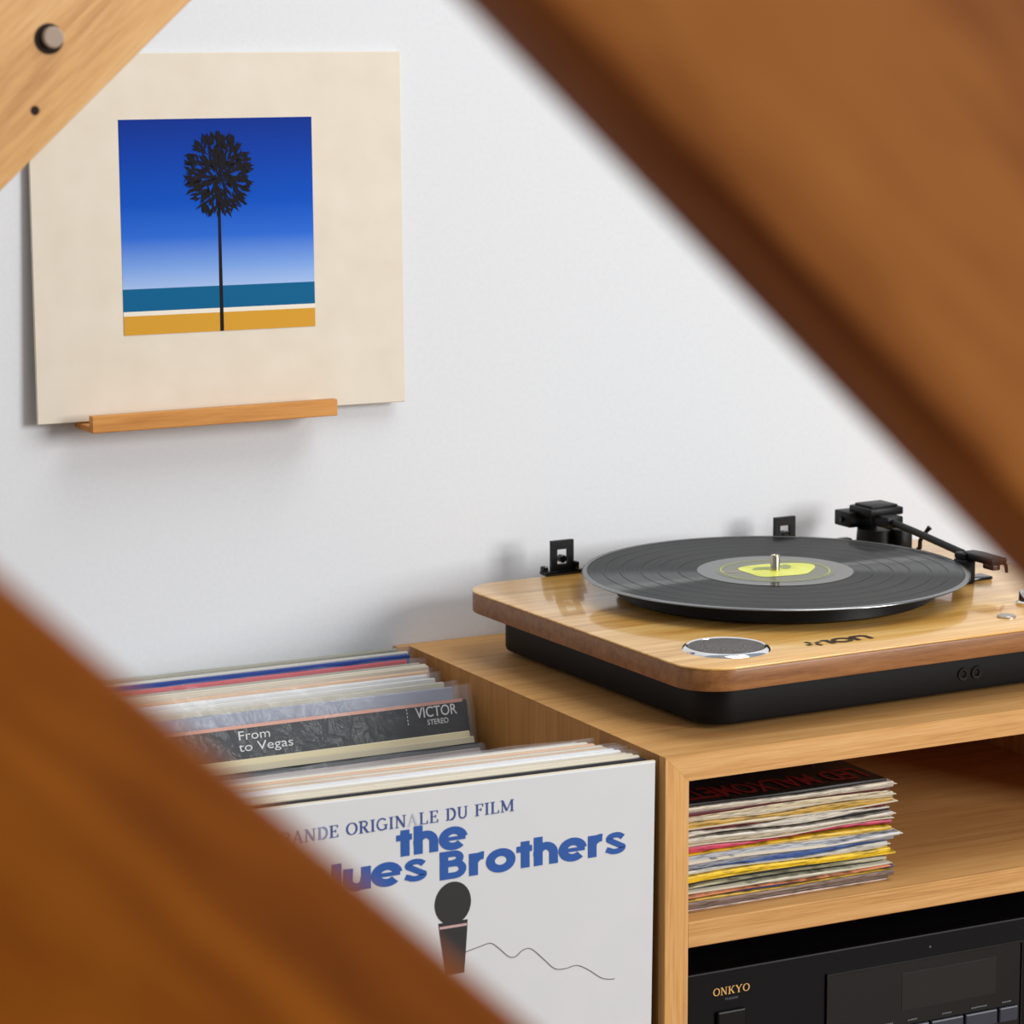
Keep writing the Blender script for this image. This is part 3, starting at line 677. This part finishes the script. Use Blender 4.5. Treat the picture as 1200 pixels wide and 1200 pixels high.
# ------------------------------------------------------------------ the stack of singles on the shelf
ORD = ['topmost', 'second', 'third', 'fourth', 'fifth', 'sixth', 'seventh', 'eighth', 'ninth', 'tenth', 'eleventh', 'twelfth', 'thirteenth', 'fourteenth', 'fifteenth', 'sixteenth', 'seventeenth', 'eighteenth', 'nineteenth', 'twentieth',
       'twenty-first', 'twenty-second', 'twenty-third', 'twenty-fourth', 'twenty-fifth', 'twenty-sixth', 'twenty-seventh', 'twenty-eighth', 'twenty-ninth', 'thirtieth', 'thirty-first', 'thirty-second', 'thirty-third', 'thirty-fourth', 'thirty-fifth', 'thirty-sixth']
SING = [('black', (16, 13, 12)), ('white', (214, 202, 182)), ('dark red', (96, 22, 26)), ('cream', (214, 196, 160)), ('cream', (222, 208, 176)), ('mustard', (196, 152, 50)), ('cream', (216, 198, 160)), ('dark red', (120, 26, 34)),
        ('white', (216, 208, 192)), ('black', (28, 26, 28)), ('white', (214, 204, 188)), ('beige', (196, 178, 146)), ('beige', (206, 190, 164)), ('rose red', (196, 52, 84)), ('black', (24, 20, 22)), ('yellow', (226, 184, 40)),
        ('cream', (222, 200, 150)), ('silver grey', (176, 178, 184)), ('silver grey', (190, 192, 198)), ('grey', (150, 156, 168)), ('blue', (56, 92, 160)), ('white', (206, 202, 192)), ('bright yellow', (238, 196, 12)), ('yellow', (222, 184, 40)),
        ('black', (30, 32, 28)), ('pale green', (190, 190, 160)), ('black', (36, 34, 32)), ('cream', (212, 206, 180)), ('beige', (196, 186, 160)), ('orange', (214, 138, 96)), ('navy blue', (44, 62, 136)), ('mustard', (206, 170, 60)), ('brown', (120, 96, 84)), ('beige', (190, 170, 150)), ('brown', (110, 90, 80)), ('pale pink', (232, 208, 194))]
NS = len(SING); S_TOP, S_BOT = -.0470, SH1
srng = random.Random(11)
ths = [srng.choice((.55, .8, 1.0, 1.3, 1.9)) for _ in range(NS)]
scale = (S_TOP-S_BOT)/sum(ths)
ths = [t_*scale for t_ in ths]
z = S_BOT
layers = []
for i in range(NS-1, -1, -1):
    layers.append((i, z, z+ths[i])); z += ths[i]
prev = [0.0]*13
def sheet(x0, x1, y0, y1, zlo, zhi, nx=12):
    """thin sleeve whose bottom follows zlo[k] and top zhi[k] along x; softly rounded front"""
    bm = bmesh.new(); rows = []
    for k in range(nx+1):
        x = x0+(x1-x0)*k/nx; a, b = zlo[k], zhi[k]; m_ = (a+b)/2
        rows.append([bm.verts.new(p_) for p_ in ((x, y0+.0006, a), (x, y0, m_), (x, y0+.0006, b), (x, y1, b), (x, y1, a))])
    for r0, r1 in zip(rows, rows[1:]):
        for j in range(5): bm.faces.new((r0[j], r0[(j+1) % 5], r1[(j+1) % 5], r1[j]))
    bm.faces.new(rows[0]); bm.faces.new(rows[-1][::-1]); bmesh.ops.recalc_face_normals(bm, faces=bm.faces)
    return bm
wav = [0.0]*13
bound = [[S_BOT+.0002]*13]
for idx, (i, za, zb) in enumerate(layers):
    f = (idx+1)/NS
    amp = .0021*math.sin(PI*min(1, f*.9))
    ph = srng.uniform(0, 6.28); fr_ = srng.uniform(.5, 1.6)
    row = []
    for k in range(13):
        u = k/12
        row.append(max(bound[-1][k]+.0007, zb+amp*math.sin(ph+fr_*2*PI*u)*.7-.0022*f*(u-.5)))
    bound.append(row)
for idx, (i, za, zb) in enumerate(layers):
    nm, c = SING[i]
    xr = .2215+srng.uniform(-.0045, .0035)+(.006 if i in (17, 18) else 0); xl = .0222+srng.uniform(0, .002)
    yf = -.4405+srng.uniform(-.0028, .0034)+(.006 if i in (9, 14, 24, 26) else 0)
    mtl = MATS.get('single_%d' % i) or noisy('single_%d' % i, srgb(*[max(0, v-int(18+v*.25)) for v in c]), srgb(*[min(255, v+8) for v in c]), .5, 60, stretch=(1.5, 1, 20), lo=.35, hi=.55)
    t = thing('single_sleeve', '%s edged single sleeve, %s from the top of the stack' % (nm, ORD[i]) if i else 'topmost black single sleeve with red lettering on the stack', 'record sleeve', (.12, -.345, za), group='singles stacked on the shelf')
    obj('sleeve', sheet(xl, xr, yf, yf+.19, [b_+.00014 for b_ in bound[idx]], [b_-.00014 for b_ in bound[idx+1]]), mtl, t, smooth=40)
    if i in (1, 4, 6, 10, 12, 18, 21, 27, 33):    # paper inner sleeve peeping out
        mid = [(a_+b_)/2 for a_, b_ in zip(bound[idx], bound[idx+1])]
        obj('inner_sleeve', sheet(xl+.004, xr+.0025, yf-.0012, yf+.18, [m_-.0004 for m_ in mid], [m_+.0004 for m_ in mid]), mat('paper', srgb(222, 212, 192), .7), t, smooth=40)
    if i == 0:
        topz = bound[idx+1]
        red = mat('red_ink', srgb(112, 14, 16), .5)
        polys = font_polys('LED MALXOMETTI', .042, 0, 0, fit=.178, offset=.02)
        def onstack(a, b):
            x = .2080-a; u = min(1, max(0, (x-.0222)/.199))*12; k = min(11, int(u)); zz = topz[k]+(topz[k+1]-topz[k])*(u-k)
            return (x, -.4010-b, zz+.0003)
        flat('lettering', polys, red, t, onstack)

# ------------------------------------------------------------------ stereo receiver
st_ = thing('stereo_receiver', 'black stereo receiver with display and buttons in the lower compartment', 'receiver', (.27, -.25, BT))
face = noisy('black_aluminium', srgb(9, 9, 11), srgb(12, 12, 14), .45, 300, Specular_IOR_Level=.15)
obj('body', box((.036, -.432, BT+.012), (.504, -.07, -.1885), .002, 1), black_satin, st_)
SF = -.440
fp_ = obj('front_panel', box((.030, SF, BT+.006), (.512, -.4322, -.1832), .0015, 2), face, st_)
for fx in (.075, .465):
    for fy in (-.40, -.12):
        bm = bmesh.new(); lathe(bm, [(0, BT), (.015, BT), (.015, BT+.012), (0, BT+.012)], 24, (fx, fy, 0)); obj('foot', bm, black_pl, st_, smooth=True)
on_sf = lambda a, b: (a, SF-.0003, b)
gold = mat('gold_ink', srgb(228, 178, 104), .4); grey_ink = mat('grey_ink', srgb(110, 112, 116), .6)
flat('logo', lettering('ONKYO', slab, .0062, .0560, -.2038, .05, fit=.0335), gold, fp_, on_sf)
flat('standby_lettering', font_polys('STANDBY', .0026, .0670, -.2085, fit=.0125), grey_ink, fp_, on_sf)
obj('standby_button', box((.0585, SF-.0035, -.232), (.0850, SF, -.2165), .0015, 2), black_pl, st_)
# display window: raised frame, glass, lit-off screen
DX0, DX1, DZ0, DZ1 = .1625, .3525, -.300, -.2035
bm = bmesh.new()
for a in (((DX0-.0015, SF-.0022, DZ1-.0005), (DX1+.0015, SF, DZ1+.0018)), ((DX0-.0015, SF-.0022, DZ0), (DX0, SF, DZ1-.0005)), ((DX1, SF-.0022, DZ0), (DX1+.0015, SF, DZ1-.0005))): bx(bm, *a, .0003, 1)
dw = obj('display_frame', bm, black_gloss, st_)
obj('display_window', box((DX0, SF-.0010, DZ0), (DX1, SF, DZ1-.0006)), mat('display_glass', srgb(8, 8, 8), .14, Specular_IOR_Level=.3), dw)
obj('display_screen', box((.2340, SF-.0013, -.2440), (.3275, SF-.0010, -.2130)), mat('display_grey', srgb(27, 26, 25), .3, Specular_IOR_Level=.3), dw)
bw = mat('button_slate', srgb(42, 46, 58), .4)
for bx0, bx1 in ((.2010, .2300), (.2310, .2610), (.2620, .2950), (.2960, .3290), (.3300, .3500)):
    obj('tuning_button', box((bx0, SF-.0040, -.2700), (bx1-.0008, SF-.0010, -.2570), .0012, 2), bw, dw)
dash = []
for bx0, n_ in ((.213, 4), (.240, 3), (.274, 3), (.303, 5), (.334, 3)):
    for k in range(n_*2): dash += rect(bx0+k*.0016, -.2537+.0002*(k % 2), bx0+k*.0016+.0011, -.2524)
flat('button_legends', dash, grey_ink, dw, lambda a, b: (a, SF-.0014, b))
bm = bmesh.new(); lathe(bm, [(0, SF-.0005), (.0008, SF-.0003), (.0009, SF)], 12, (.2617, 0, -.1945), 'Y'); obj('indicator_lamp', bm, grey_ink, fp_, smooth=True)
